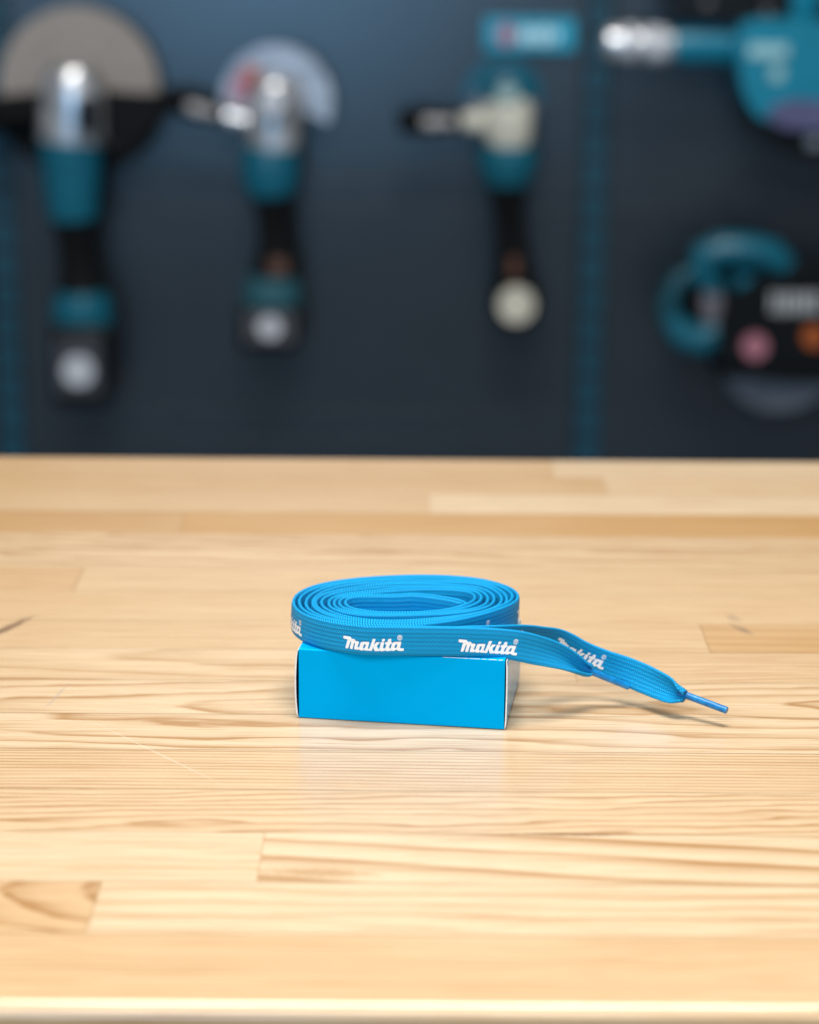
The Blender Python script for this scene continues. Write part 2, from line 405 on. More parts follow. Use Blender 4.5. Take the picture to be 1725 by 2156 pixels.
# ------------------------------------------------------------------ tools on the wall (local metres: x right, z up, -y towards the room)
S = 1/1920.0                      # metres per photo unit at the wall
def wpt(px, py, y=YW - 0.05): return at_y(px, py, y)
def L(root, px, py):              # photo measure -> local x, z of this tool
    p = wpt(px, py); return p.x - root.location.x, p.z - root.location.z
def lathe_z(bm, root, prof, y, flat=0.8, n=28):
    pts, rad = [], []
    for px, py, half in prof:
        x, z = L(root, px, py); pts.append((x, y, z)); rad.append(half*S)
    return tube(bm, pts, rad, n, True, flat)
def hook(t, root, px, py):
    x, z = L(root, px, py); bm = bmesh.new(); tube(bm, [(x, YW-root.location.y, z), (x, -0.01, z), (x, -0.02, z+0.012)], [0.003]*3, 10)
    obj('wall_hook', bm, M['steel'], t)

def side_handle(t, p0, p1, y, grip, n=14, r=16):
    bm = bmesh.new(); x0, z0 = L(t, *p0); x1, z1 = L(t, *p1)
    pts, rad = [], []
    for i in range(n*3+1):
        k = i/(n*3); pts.append((x0+(x1-x0)*k, y, z0+(z1-z0)*k)); rad.append(S*r*(0.72 + 0.28*math.sin(math.pi*min(1, k*1.15+.1)) + 0.06*math.cos(k*n*2*math.pi)))
    h = obj('side_handle', tube(bm, pts, rad, 18), M['black'], t)
    bm = bmesh.new(); a, b = 0.12, 0.86
    q0 = (x0+(x1-x0)*a, y-r*S*0.62, z0+(z1-z0)*a); q1 = (x0+(x1-x0)*b, y-r*S*0.62, z0+(z1-z0)*b)
    obj('grip_print', tube(bm, [q0, ((q0[0]+q1[0])/2, q0[1]-.003, (q0[2]+q1[2])/2), q1], [S*9, S*12, S*9], 12, True, 0.5), grip, h)

def big_grinder():
    c = wpt(165, 215)
    t = thing('angle_grinder', 'largest angle grinder, with a wide tan disc and teal body, hanging at far left', 'grinder', c, 'angle grinders on the wall')
    x, z = L(t, 163, 186)
    bm = bmesh.new(); disc(bm, (x, 0.012, z), 163*S, 0.003, 72); obj('grinding_disc', bm, M['disc'], t)
    bm = bmesh.new(); disc(bm, (x, 0.004, z), 176*S, 0.022, 48, 0.01, R(186), R(356)); obj('guard', bm, M['black'], t)
    bm = bmesh.new(); lathe_z(bm, t, [(160, 128, 34), (160, 138, 52), (161, 165, 62), (162, 210, 66), (162, 255, 68), (160, 290, 66)], -0.035); g = obj('gear_housing', bm, M['alloy'], t)
    bm = bmesh.new(); lathe_z(bm, t, [(205, 190, 18), (207, 225, 22), (205, 262, 18)], -0.075, 0.4); obj('lock_lever', bm, M['blackgloss'], g)
    bm = bmesh.new(); lathe_z(bm, t, [(158, 287, 64), (159, 320, 62), (160, 370, 58), (162, 420, 54), (165, 452, 48)], -0.035); b = obj('motor_body', bm, M['teal'], t)
    bm = bmesh.new(); lathe_z(bm, t, [(165, 452, 44), (170, 500, 36), (176, 560, 38), (182, 602, 50)], -0.035); obj('grip', bm, M['black'], t)
    bm = bmesh.new(); lathe_z(bm, t, [(183, 600, 52), (184, 625, 60), (185, 660, 62), (186, 690, 56)], -0.04); obj('battery_mount', bm, M['teal'], t)
    bm = bmesh.new(); x, z = L(t, 188, 745); bbox(bm, (x, -0.04, z), (118*S, 0.07, 170*S), 0.008, 3); bt = obj('battery', bm, M['blackgloss'], t)
    x, z = L(t, 186, 742); bm = bmesh.new(); bbox(bm, (x, -0.077, z), (92*S, 0.002, 112*S), 0.001); obj('battery_label', bm, simple('grey_battery_label', (0.05, 0.055, 0.065), 0.4), bt); bm = bmesh.new(); tube(bm, [(x, -0.0775, z-0.004), (x, -0.0795, z-0.004)], [33*S, 31*S], 24); obj('label_glare', bm, M['white'], bt)  # white disc paints the glare in the middle of the label
    bm = bmesh.new(); lathe_z(bm, t, [(240, 292, 16), (248, 292, 16)], -0.05, 1); obj('switch_knob', bm, M['blackgloss'], t)
    side_handle(t, (-60, 240), (96, 232), -0.03, M['black'], r=34)
    x, z = L(t, 300, 250); bm = bmesh.new()
    prism(bm, smooth_closed([L(t, *p) for p in ((222, 205), (300, 196), (352, 200), (348, 236), (310, 282), (262, 330), (226, 300))], 5), -0.02, 0.005, 0.003)
    obj('guard_bracket', bm, M['black'], t)
    hook(t, t, 163, 150)
big_grinder()

def small_grinder():
    c = wpt(580, 215)
    t = thing('angle_grinder', 'smaller angle grinder with a shiny steel disc and ribbed side handle, second from left', 'grinder', c, 'angle grinders on the wall')
    x, z = L(t, 582, 214)
    bm = bmesh.new(); disc(bm, (x, 0.008, z), 114*S, 0.003, 64, 0.0, R(-22), R(205)); d = obj('wheel_guard', bm, M['steel'], t)
    bm = bmesh.new(); disc(bm, (x, 0.004, z), 96*S, 0.003, 40, 52*S, R(128), R(176)); obj('orange_label', bm, M['pink'], d)
    bm = bmesh.new(); disc(bm, (x, 0.0015, z), 84*S, 0.0022, 20, 62*S, R(118), R(142)); obj('warning_mark', bm, M['orange'], d)
    bm = bmesh.new(); lathe_z(bm, t, [(582, 158, 28), (582, 172, 46), (581, 210, 54), (580, 255, 58), (578, 304, 54)], -0.03); g = obj('gear_housing', bm, M['alloy'], t)
    x, z = L(t, 580, 205); bm = bmesh.new(); tube(bm, [(x, -0.05, z), (x, -0.066, z), (x, -0.07, z)], [32*S, 32*S, 26*S], 6); obj('spindle_nut', bm, M['white'], g)
    bm = bmesh.new(); lathe_z(bm, t, [(575, 302, 52), (573, 325, 58), (573, 360, 60), (574, 392, 52), (575, 405, 44)], -0.03); obj('motor_body', bm, M['teal'], t)
    bm = bmesh.new(); lathe_z(bm, t, [(576, 403, 42), (580, 440, 34), (584, 500, 34), (586, 545, 44), (584, 572, 52)], -0.03); gp = obj('grip', bm, M['black'], t)
    bm = bmesh.new(); x, z = L(t, 592, 545); bbox(bm, (x, -0.052, z), (38*S, 0.006, 34*S), 0.002); obj('trigger_tab', bm, simple('brown_tab', (0.10, 0.045, 0.03), 0.5), gp)
    bm = bmesh.new(); lathe_z(bm, t, [(578, 570, 54), (577, 595, 58), (577, 628, 58)], -0.035); obj('battery_mount', bm, simple('muted_teal', (0.02, 0.10, 0.13), 0.45), t)
    bm = bmesh.new(); x, z = L(t, 573, 672); bbox(bm, (x, -0.035, z), (128*S, 0.065, 92*S), 0.010, 3); bt = obj('battery', bm, M['blackgloss'], t)
    x, z = L(t, 576, 664); bm = bmesh.new(); bbox(bm, (x, -0.069, z), (100*S, 0.002, 62*S), 0.001); obj('battery_label', bm, simple('grey_small_label', (0.07, 0.075, 0.085), 0.4), bt); bm = bmesh.new(); tube(bm, [(x, -0.0695, z), (x, -0.0715, z)], [24*S, 22*S], 24); obj('label_glare', bm, M['white'], bt)  # small white disc painted in as glare on the battery
    side_handle(t, (352, 198), (484, 240), -0.03, M['handlegrey'], r=26)
    bm = bmesh.new(); p0 = L(t, 480, 238); p1 = L(t, 532, 252); tube(bm, [(p0[0], -0.03, p0[1]), (p1[0], -0.03, p1[1])], [20*S, 22*S], 18); obj('handle_collar', bm, M['alloy'], t)
    hook(t, t, 582, 180)
small_grinder()

def polisher():
    c = wpt(1065, 240)
    t = thing('angle_grinder', 'grinder with a cream gear cover and round cream end, hanging under the cyan sign', 'grinder', c, 'angle grinders on the wall')
    x, z = L(t, 1060, 205)
    bm = bmesh.new(); disc(bm, (x, 0.005, z), 80*S, 0.012, 56, 58*S, R(0), R(180)); obj('wheel_guard', bm, M['teal'], t)
    bm = bmesh.new(); disc(bm, (x, 0.012, z), 74*S, 0.003, 56); obj('grinding_disc', bm, M['greyguard'], t)
    bm = bmesh.new(); lathe_z(bm, t, [(1062, 150, 34), (1063, 166, 50), (1065, 200, 54)], -0.033); obj('top_cap', bm, M['teal'], t)
    bm = bmesh.new(); lathe_z(bm, t, [(1065, 192, 40), (1066, 215, 50), (1067, 250, 50), (1069, 285, 46), (1069, 304, 34)], -0.037); g = obj('gear_housing', bm, M['cream'], t)
    bm = bmesh.new(); x, z = L(t, 1064, 188); bbox(bm, (x, -0.060, z), (40*S, 0.003, 30*S), 0.001); obj('cover_mark', bm, simple('faint_cover_mark', (0.30, 0.42, 0.40), 0.5), g)
    bm = bmesh.new(); lathe_z(bm, t, [(1069, 300, 58), (1068, 330, 62), (1067, 355, 56), (1066, 382, 44)], -0.03); obj('motor_body', bm, simple('deep_teal', (0.0, 0.10, 0.15), 0.4), t)
    bm = bmesh.new(); lathe_z(bm, t, [(1067, 380, 44), (1069, 430, 30), (1073, 500, 30), (1079, 560, 36), (1082, 590, 44)], -0.03); obj('grip', bm, M['black'], t)
    bm = bmesh.new(); x, z = L(t, 1078, 545); bbox(bm, (x, -0.053, z), (18*S, 0.006, 40*S), 0.001); obj('grip_tab', bm, simple('brown_grip_tab', (0.12, 0.05, 0.03), 0.5), t)
    x, z = L(t, 1083, 623); bm = bmesh.new(); tube(bm, [(x, 0.01, z), (x, -0.045, z), (x, -0.052, z)], [54*S, 54*S, 48*S], 36); e = obj('end_housing', bm, M['blackgloss'], t)
    bm = bmesh.new(); tube(bm, [(x, -0.052, z), (x, -0.058, z)], [38*S, 36*S], 36); obj('end_cover', bm, M['cream'], e)
    side_handle(t, (838, 248), (975, 250), -0.03, M['handlegrey'], r=26)
    bm = bmesh.new(); p0 = L(t, 970, 250); p1 = L(t, 1018, 248); tube(bm, [(p0[0], -0.03, p0[1]), (p1[0], -0.03, p1[1])], [18*S, 24*S], 18); obj('handle_collar', bm, M['cream'], t)
    hook(t, t, 1062, 190)
polisher()

def sign():
    c = wpt(1116, 72, YW - 0.012)
    t = thing('wall_sign', 'small cyan hanging sign card with a pink mark above the cream grinder', 'sign', c)
    def l2(px, py): p = wpt(px, py, YW-0.012); return p.x - c.x, p.z - c.z
    bm = bmesh.new(); bbox(bm, (0, 0, 0), (186*S, 0.004, 66*S), 0.001); obj('sign_board', bm, M['sign'], t)
    x, z = l2(1066, 72); bm = bmesh.new(); prism(bm, [(x-24*S, z), (x, z+26*S), (x+24*S, z), (x, z-26*S)], -0.0035, -0.0018); obj('sign_mark', bm, M['pink'], t)
    bm = bmesh.new()
    for px, w, h in ((1104, 16, 34), (1126, 15, 28), (1148, 16, 34), (1169, 13, 26)):
        x, z = l2(px, 74); bbox(bm, (x, -0.0028, z), (w*S, 0.0015, h*S), 0.0003, 1)
    obj('sign_lettering', bm, simple('pale_cyan_print', (0.55, 0.82, 0.90), 0.4), t)
sign()

def rotary_hammer():
    c = wpt(1560, 120)
    t = thing('rotary_hammer', 'big bright teal rotary hammer lying sideways with silver chuck at top right', 'power tool', c)
    def lath(prof, name, mat, y=-0.04, flat=0.85, parent=t, n=28):
        pts = [(L(t, px, py)[0], y, L(t, px, py)[1]) for px, py, h in prof]
        bm = bmesh.new(); tube(bm, pts, [h*S for *_, h in prof], n, True, flat); return obj(name, bm, mat, parent)
    ch = lath([(1266, 82, 24), (1276, 83, 33), (1318, 86, 34), (1326, 86, 36), (1360, 87, 36), (1368, 87, 33), (1412, 88, 32)], 'chuck', M['alloy'])
    lath([(1302, 84, 35), (1330, 85, 36.5)], 'chuck_ring', M['white'], parent=ch, y=-0.042)
    lath([(1350, 86, 36), (1392, 87, 36)], 'chuck_sleeve', M['white'], parent=ch, y=-0.043)
    lath([(1408, 86, 36), (1440, 84, 42), (1500, 84, 42), (1545, 86, 42)], 'barrel', M['teal_bright'])
    bm = bmesh.new(); prism(bm, smooth_closed([L(t, *p) for p in ((1535, 45), (1600, 28), (1740, 40), (1860, 60), (1870, 200), (1760, 236), (1640, 240), (1580, 232), (1547, 190), (1532, 120))], 5), -0.09, -0.01, 0.022)
    b = obj('motor_body', bm, M['teal_bright'], t)
    bm = bmesh.new(); x, z = L(t, 1590, 94); bbox(bm, (x, -0.0915, z), (78*S, 0.003, 26*S), 0.001, 1); obj('name_plate', bm, simple('pale_teal_print', (0.30, 0.55, 0.60), 0.4), b)
    bm = bmesh.new(); x, z = L(t, 1608, 140); bbox(bm, (x, -0.0915, z), (28*S, 0.003, 28*S), 0.001, 1); obj('round_sticker', bm, simple('pale_sticker', (0.28, 0.52, 0.55), 0.4), b)
    bm = bmesh.new(); prism(bm, smooth_closed([L(t, *p) for p in ((1590, 215), (1635, 192), (1740, 200), (1850, 220), (1840, 246), (1700, 252), (1610, 244))], 5), -0.105, -0.088, 0.006)
    obj('violet_gleam', bm, M['violet'], b)  # added piece whose violet colour paints a gleam on the body
    bm = bmesh.new(); prism(bm, smooth_closed([L(t, *p) for p in ((1548, 222), (1640, 226), (1760, 228), (1840, 240), (1840, 312), (1700, 322), (1625, 304), (1572, 268))], 5), -0.08, -0.01, 0.008)
    obj('battery', bm, M['blackgloss'], t)
    bm = bmesh.new(); x, z = L(t, 1688, 280); bbox(bm, (x, -0.0815, z), (30*S, 0.003, 24*S), 0.001, 1); obj('battery_label', bm, M['label'], t)
    hook(t, t, 1450, 120)
rotary_hammer()

def upper_tool():
    c = wpt(1560, -30)
    t = thing('cordless_tool', 'black and teal cordless tool cut off by the top edge above the rotary hammer', 'power tool', c)
    bm = bmesh.new(); prism(bm, smooth_closed([L(t, *p) for p in ((1385, -60), (1470, -66), (1560, -60), (1640, -20), (1620, 34), (1480, 40), (1400, 22))], 5), -0.07, -0.01, 0.008)
    b = obj('battery', bm, M['blackgloss'], t)
    for px, py in ((1472, -2), (1594, 14)):
        x, z = L(t, px, py); bm = bmesh.new(); tube(bm, [(x, -0.06, z), (x, -0.074, z)], [12*S, 9*S], 16); obj('screw', bm, simple('worn_screw', (0.12, 0.12, 0.12), 0.3), b)
    bm = bmesh.new(); lathe_z(bm, t, [(1690, -160, 48), (1684, -60, 46), (1675, 0, 40), (1672, 32, 34)], -0.04); obj('motor_body', bm, M['teal_bright'], t)
    bm = bmesh.new(); tube(bm, [(*[L(t, 1570, -30)[0]], -0.04, L(t, 1570, -30)[1]), (L(t, 1668, -40)[0], -0.04, L(t, 1668, -40)[1])], [26*S, 30*S], 18); obj('grip', bm, M['black'], t)
    hook(t, t, 1690, -80)
upper_tool()

def circular_saw():
    c = wpt(1600, 680)
    t = thing('circular_saw', 'teal and black circular saw hanging at the right edge with its blade guard below', 'saw', c)
    def P(pts, name, mat, y0, y1, parent=t, bev=0.006):
        bm = bmesh.new(); prism(bm, smooth_closed([L(t, *p) for p in pts], 5), y0, y1, bev); return obj(name, bm, mat, parent)
    x, z = L(t, 1640, 730)
    bm = bmesh.new(); disc(bm, (x, -0.005, z), 132*S, 0.022, 56, 60*S, R(180), R(360)); obj('lower_guard', bm, M['greyguard'], t)
    bm = bmesh.new(); disc(bm, (x, -0.005, z), 112*S, 0.003, 56); obj('saw_blade', bm, M['steel'], t)
    P(((1440, 540), (1540, 525), (1600, 560), (1580, 700), (1500, 735), (1425, 700), (1400, 620)), 'rear_cover', M['blackgloss'], -0.02, -0.003)
    P(((1505, 620), (1560, 575), (1660, 550), (1780, 560), (1850, 640), (1840, 740), (1720, 775), (1560, 765), (1500, 710)), 'upper_housing', M['blackgloss'], -0.07, -0.005)
    # curved main handle: a ring of teal round a dark opening
    def path(pts, rad, name, mat, y=-0.05):
        q = [(L(t, *p)[0], y, L(t, *p)[1]) for p in pts]; bm = bmesh.new(); tube(bm, q, [r*S for r in rad], 20, True, 0.9); return obj(name, bm, mat, t)
    path([(1500, 590), (1462, 560), (1470, 524), (1510, 510), (1560, 512), (1610, 522), (1640, 548)], [20, 27, 33, 36, 36, 34, 26], 'main_handle', M['teal'])
    path([(1462, 545), (1420, 570), (1396, 620), (1400, 660)], [14, 20, 22, 22], 'rear_grip', simple('dim_teal', (0.0, 0.06, 0.09), 0.45))
    path([(1400, 650), (1425, 686), (1465, 698), (1500, 680)], [24, 32, 34, 26], 'handle_base', M['teal'])
    path([(1558, 560), (1552, 600), (1530, 650)], [22, 26, 22], 'front_strut', M['teal'])
    P(((1470, 585), (1500, 580), (1508, 640), (1495, 670), (1470, 655)), 'trigger', simple('grey_trigger', (0.14, 0.14, 0.17), 0.5), -0.055, -0.02)
    bm = bmesh.new()
    for i in range(6):
        x, z = L(t, 1608 + i*18, 612 + (i % 2)*2); bbox(bm, (x, -0.072, z), (12*S, 0.003, 42*S), 0.0008, 1)
    obj('housing_lettering', bm, M['label'], t)
    for px, py, r, m, nm in ((1570, 702, 27, 'pink', 'round_sticker'), (1690, 682, 24, 'orange', 'lock_button')):
        x, z = L(t, px, py); bm = bmesh.new(); tube(bm, [(x, -0.068, z), (x, -0.075, z)], [r*S, r*S*.9], 24); obj(nm, bm, M[m], t)
    bm = bmesh.new(); x, z = L(t, 1660, 756); bbox(bm, (x, -0.04, z), (340*S, 0.1, 0.004), 0.001); obj('base_plate', bm, M['blackgloss'], t)
    hook(t, t, 1530, 520)
circular_saw()

# ------------------------------------------------------------------ the small blue box
BW, BD, BH = 0.0705, 0.047, 0.0248
def build_box():
    fl = at_z(627, 1512); fr = at_z(1064, 1538)
    mid = (fl + fr)/2; ang = math.atan2(fr.y - fl.y, fr.x - fl.x)
    t = thing('cardboard_box', 'small flat bright blue cardboard box under the coiled lace', 'box')
    t.location = (mid.x, mid.y, 0.0001); t.rotation_euler = (0, 0, ang)
    w = (fr - fl).length - 0.0010
    bm = bmesh.new()      # body: top, front, bottom and back panels as one wrapped sleeve with soft creases
    NX, r = 24, 0.0006
    prof = []
    for (cy, cz, a0) in ((r, r, 180), (r, BH-r, 90), (BD-r, BH-r, 0), (BD-r, r, -90)):
        for q in range(5):
            a = R(a0 + 90 - q*22.5) if False else R(a0 - q*22.5 + 0)
            prof.append((cy + r*math.cos(a + math.pi/2*0), cz + r*math.sin(a)))
    # explicit rounded rectangle
    prof = []
    for (cy, cz, s0) in ((r, r, 270), (r, BH-r, 180), (BD-r, BH-r, 90), (BD-r, r, 0)):
        for q in range(5):
            a = R(s0 - q*22.5); prof.append((cy + r*math.cos(a), cz + r*math.sin(a)))
    rings = []
    for i in range(NX+1):
        x = -w/2 + w*i/NX; k = 1 - (2*x/w)**2
        ring = []
        for y, z in prof:
            yy = y - 0.00022*k*math.sin(math.pi*z/BH) if y < BD/2 else y
            zz = z - 0.00035*k*math.sin(math.pi*y/BD) if z > BH/2 else z
            ring.append(bm.verts.new((x, yy, zz)))
        rings.append(ring)
    n = len(prof)
    for a, b in zip(rings, rings[1:]):
        for k in range(n): bm.faces.new((a[k], a[(k+1) % n], b[(k+1) % n], b[k]))
    bm.faces.new(rings[0]); bm.faces.new(rings[-1][::-1])
    obj('box_sleeve', bm, M['card_blue'], t)
    for side, bow in ((-1, 0.00075), (1, 0.00035)):
        bm = bmesh.new(); NZ = 16; th = 0.0005; outer, inner = [], []
        for i in range(NZ+1):
            z = 0.0003 + (BH-0.0009)*i/NZ
            k = math.sin(math.pi*i/NZ)**0.7
            if side > 0: k = k*0.6 + 0.4*i/NZ
            xo = side*(w/2 + 0.00022 + th + bow*k) ; xi = xo - side*th
            if i == 0: xo -= side*0.0004
            if i == NZ: xo -= side*0.0003
            outer.append([bm.verts.new((xo, y, z)) for y in (-0.00005, BD-0.001)]); inner.append([bm.verts.new((xi, y, z)) for y in (-0.00005, BD-0.001)])
        def quad(a, b, c, d, mi):
            f = bm.faces.new((a, b, c, d)); f.material_index = mi
        for i in range(NZ):
            quad(outer[i][0], outer[i][1], outer[i+1][1], outer[i+1][0], 1)
            quad(inner[i][0], inner[i+1][0], inner[i+1][1], inner[i][1], 2)
            quad(outer[i][0], outer[i+1][0], inner[i+1][0], inner[i][0], 0)
            quad(outer[i][1], inner[i][1], inner[i+1][1], outer[i+1][1], 0)
        quad(outer[0][0], inner[0][0], inner[0][1], outer[0][1], 0)
        quad(outer[-1][0], outer[-1][1], inner[-1][1], inner[-1][0], 0)
        obj('end_flap', bm, [M['card_white'], M['card_blue'], M['card_dark']], t)
    # worn white line along the top front crease
    bm = bmesh.new()
    rnd = random.Random(3)
    x = 0.014
    while x < w/2 - 0.0008:
        l = rnd.uniform(0.0012, 0.004); x1 = min(x + l, w/2 - 0.0003)
        xm, hl, tt = (x+x1)/2, (x1-x)/2, rnd.uniform(0.00007, 0.00018)
        bbox(bm, (xm, 0.00017, BH - 0.00017), (2*hl, 0.00022, tt), 0.00003, 1, None)
        x = x1 + rnd.uniform(0.0, 0.0009)
    obj('worn_crease', bm, M['card_white'], t)
    return t
box = build_box()

# ------------------------------------------------------------------ the coiled lace
LW, LT = 0.0103, 0.00150
def catmull(P, n):
    P = np.array(P, float); out = []
    N = len(P)
    for i in range(N-1):
        p0 = P[max(i-1, 0)]; p1 = P[i]; p2 = P[i+1]; p3 = P[min(i+2, N-1)]
        for k in range(n):
            t = k/n; out.append(0.5*((2*p1) + (-p0+p2)*t + (2*p0-5*p1+4*p2-p3)*t*t + (-p0+3*p1-3*p2+p3)*t**3))
    out.append(P[-1]); return np.array(out)
CX, CY = -0.0004, 0.7328
TILT = R(9.0); AX, BY = 0.0409, 0.0305
ZC = BH + 0.0001 + LW/2
TURNS = 5.0; PIT = 0.0034
def coil_pt(th, off):
    """th: degrees travelled clockwise from the front of the coil; off: extra inward distance."""
    tt = PIT*th/360 + off
    g = 1 + 0.10*math.sin(R(th)*0.37 + 1.0) 
    loc = -math.pi/2 - R(th) - TILT
    lx = 1.0 + 0.22*max(0, -math.cos(loc)) + 0.20*max(0, math.cos(loc)); ly = 1.0 + 0.60*max(0, math.sin(loc))         # looser winding on the left
    a = AX - tt*lx; b = BY - tt*0.98*ly
    c, s = math.cos(loc), math.sin(loc)
    e = 2/2.02
    x = a*math.copysign(abs(c)**e, c); y = b*math.copysign(abs(s)**e, s)
    wob = 0.0003*math.sin(th*0.041) + 0.0007*math.sin(3*loc + th*0.003) + 0.0003*math.sin(5*loc + 1.3 + th*0.005) + 0.0007*max(0, math.cos(loc - R(38)))**24
    x += wob*c; y += wob*s
    X = CX + x*math.cos(TILT) - y*math.sin(TILT); Y = CY + x*math.sin(TILT) + y*math.cos(TILT)
    Z = ZC + 0.0005*math.sin(R(th)*1.0 + 2.2) + 0.0006*math.sin(th*0.0233 + 1)*min(1, th/300) - 0.0002*(th/360 > 1)*0
    return (X, Y, max(Z, ZC) if off == 0 else max(Z, ZC))
def strand(tail, off, end):
    # control rows: x, y, z, lean (deg), curl (rad), scale
    rows = [tuple(at_y(px, py, d)) + (lean, curl, sc) for px, py, d, lean, curl, sc in tail]
    th = 14.0
    while th < 360*TURNS - 180:
        k = th/360
        rows.append(coil_pt(th, off) + (2.5*math.sin(th*0.013 + off*900), 0.12, 1.0)); th += 9
    rows += [tuple(p) + (0, 0.12, 1.0) for p in end]
    C = catmull(rows, 10)
    d = np.r_[0, np.cumsum(np.linalg.norm(np.diff(C[:, :3], axis=0), axis=1))]
    n = int(d[-1]/0.0006); s = np.linspace(0, d[-1], n)
    Z = np.stack([np.interp(s, d, C[:, i]) for i in range(6)], 1)
    for _ in range(3):     # light smoothing
        Z[1:-1, :3] = (Z[:-2, :3] + 2*Z[1:-1, :3] + Z[2:, :3])/4
    T = np.gradient(Z[:, :3], axis=0); T /= np.linalg.norm(T, axis=1)[:, None]
    lean = np.radians(Z[:, 3])
    # 'away' = horizontal direction pointing from outer face inwards
    up = np.tile(np.array([0, 0, 1.0]), (n, 1))
    Nh = np.cross(up, T); Nh /= np.linalg.norm(Nh, axis=1)[:, None]       # outward (towards camera at the front)
    U = up*np.cos(lean)[:, None] - Nh*np.sin(lean)[:, None]
    Wd = U - T*np.sum(U*T, 1)[:, None]; Wd /= np.linalg.norm(Wd, axis=1)[:, None]
    N = np.cross(Wd, T)
    return dict(s=s, P=Z[:, :3], T=T, W=Wd, N=N, curl=Z[:, 4], sc=Z[:, 5])
def section(st, i, v, side, extra=0.0):
    """Point on the band: i index array, v in -0.5..0.5 across, side +1 outer / -1 inner."""
    phi = np.maximum(st['curl'][i], 1e-3); sc = st['sc'][i]
    Rr = LW/phi; ang = v*LW/Rr
    cw = Rr*np.sin(ang); cn = Rr*(1 - np.cos(ang))
    prof = LT/2*np.sqrt(np.maximum(0, 1 - np.abs(2*v)**5))
    rib = 0.00008*(np.abs(np.sin(math.pi*7*(v+0.5)))**0.7 - 0.6)*(prof/(LT/2))
    h = side*(prof + rib) + side*extra
    ow = cw - np.sin(ang)*h; on = cn + np.cos(ang)*h
    return st['P'][i] + (st['W'][i]*ow[:, None] + st['N'][i]*on[:, None])*sc[:, None]
def band_mesh(strands):
    V, F, UV = [], [], []
    K = 36
    for st in strands:
        n = len(st['s']); idx = np.arange(n); base = len(V) and sum(len(a) for a in V)
        vs = np.linspace(-0.5, 0.5, K+1)
        ring = [(v, 1) for v in vs] + [(v, -1) for v in vs[::-1][1:-1]]
        cols = [section(st, idx, np.full(n, v), sd) for v, sd in ring]
        m = len(ring)
        A = np.stack(cols, 1).reshape(-1, 3); V.append(A)
        vv = np.array([r[0] for r in ring])*LW*1000 + 100.0
        for i in range(n-1):
            for k in range(m):
                k2 = (k+1) % m
                F.append((base + i*m + k, base + (i+1)*m + k, base + (i+1)*m + k2, base + i*m + k2))
                UV.extend(((st['s'][i]*1000, vv[k]), (st['s'][i+1]*1000, vv[k]), (st['s'][i+1]*1000, vv[k2]), (st['s'][i]*1000, vv[k2])))
        F.append(tuple(base + k for k in range(m))); UV.extend([(0, 100)]*m)
        F.append(tuple(base + (n-1)*m + k for k in range(m))[::-1]); UV.extend([(0, 100)]*m)
    V = np.concatenate(V)
    me = bpy.data.meshes.new('lace_band'); me.from_pydata(V.tolist(), [], F)
    uvl = me.uv_layers.new(name='UVMap'); uvl.data.foreach_set('uv', np.array(UV, dtype=np.float32).ravel())
    me.update()
    me.materials.append(M['lace'])
    me.polygons.foreach_set('use_smooth', [True]*len(me.polygons))
    o = bpy.data.objects.new('lace_band', me); col.objects.link(o)
    return o
tailA = [(1243, 1409, .7215, 10, 5.3, .80), (1236, 1408.5, .7212, 12, 4.8, .88), (1224, 1408, .7202, 16, 4.6, .92), (1199, 1397, .7175, 20, 3.4, 1), (1175, 1385, .7147, 20, 2.1, 1), (1149, 1375, .7112, 16, 1.2, 1),
         (1118, 1366, .7073, 10, .5, 1), (1087, 1359, .7045, 6, .3, 1), (1040, 1353.5, .7024, 2, .15, 1), (990, 1351, .7018, 0, .12, 1), (940, 1350, .7019, 0, .12, 1)]
tailB = [(1446, 1464, .7120, 5, 5.3, .84), (1438, 1461, .7128, 8, 4.6, .95), (1422, 1457, .7145, 14, 2.9, 1), (1399, 1447, .7170, 18, 1.6, 1), (1362, 1431, .7220, 20, .8, 1), (1321, 1414, .7260, 12, .4, 1),
         (1274, 1397, .7285, 0, .35, 1), (1224, 1376, .7295, -6, .4, 1), (1187, 1356, .7285, -14, .3, 1), (1159, 1345, .7260, -22, .5, 1), (1127, 1340, .7215, -26, .7, 1), (1081, 1342, .7135, -12, .4, 1), (1024, 1346, .7075, -4, .2, 1), (980, 1348, .7047, 0, .12, 1), (940, 1349, .7037, 0, .12, 1)]
zt = ZC
endA = [(0.0045, 0.7388, zt), (0.0105, 0.7365, zt), (0.0152, 0.7340, zt), (0.0182, 0.7315, zt), (0.0196, 0.7292, zt), (0.0192, 0.7277, zt), (0.0180, 0.7277, zt)]
endB = [(0.0045, 0.7362, zt), (0.0095, 0.7342, zt), (0.0138, 0.7320, zt), (0.0166, 0.7299, zt), (0.0180, 0.7288, zt)]
stA = strand(tailA, 0.0, endA); stB = strand(tailB, 0.0017, endB)
lace = thing('shoelace', 'flat bright blue braided lace coiled on top of the small box', 'lace', (CX, CY, BH))
def adopt(o, parent, root=lace):
    o.parent = parent
    if parent is root: o.matrix_parent_inverse = Matrix.Translation(-Vector(root.location))
band = band_mesh([stA, stB]); adopt(band, lace)
def aglet(st, px, py, d):
    p0 = Vector(st['P'][3]); p1 = at_y(px, py, d); dirv = (p1 - p0).normalized()
    bm = bmesh.new(); r = 0.00122
    tube(bm, [p0 - dirv*0.0012, p0 - dirv*0.0004, p0 + dirv*0.001, p1 - dirv*0.0003, p1, p1], [r*1.0, r*1.08, r, r, r*0.93, r*0.6], 20)
    o = obj('aglet', bm, M['aglet'], None); adopt(o, lace)
aglet(stA, 1325, 1446, .7225); aglet(stB, 1531, 1496, .7037)

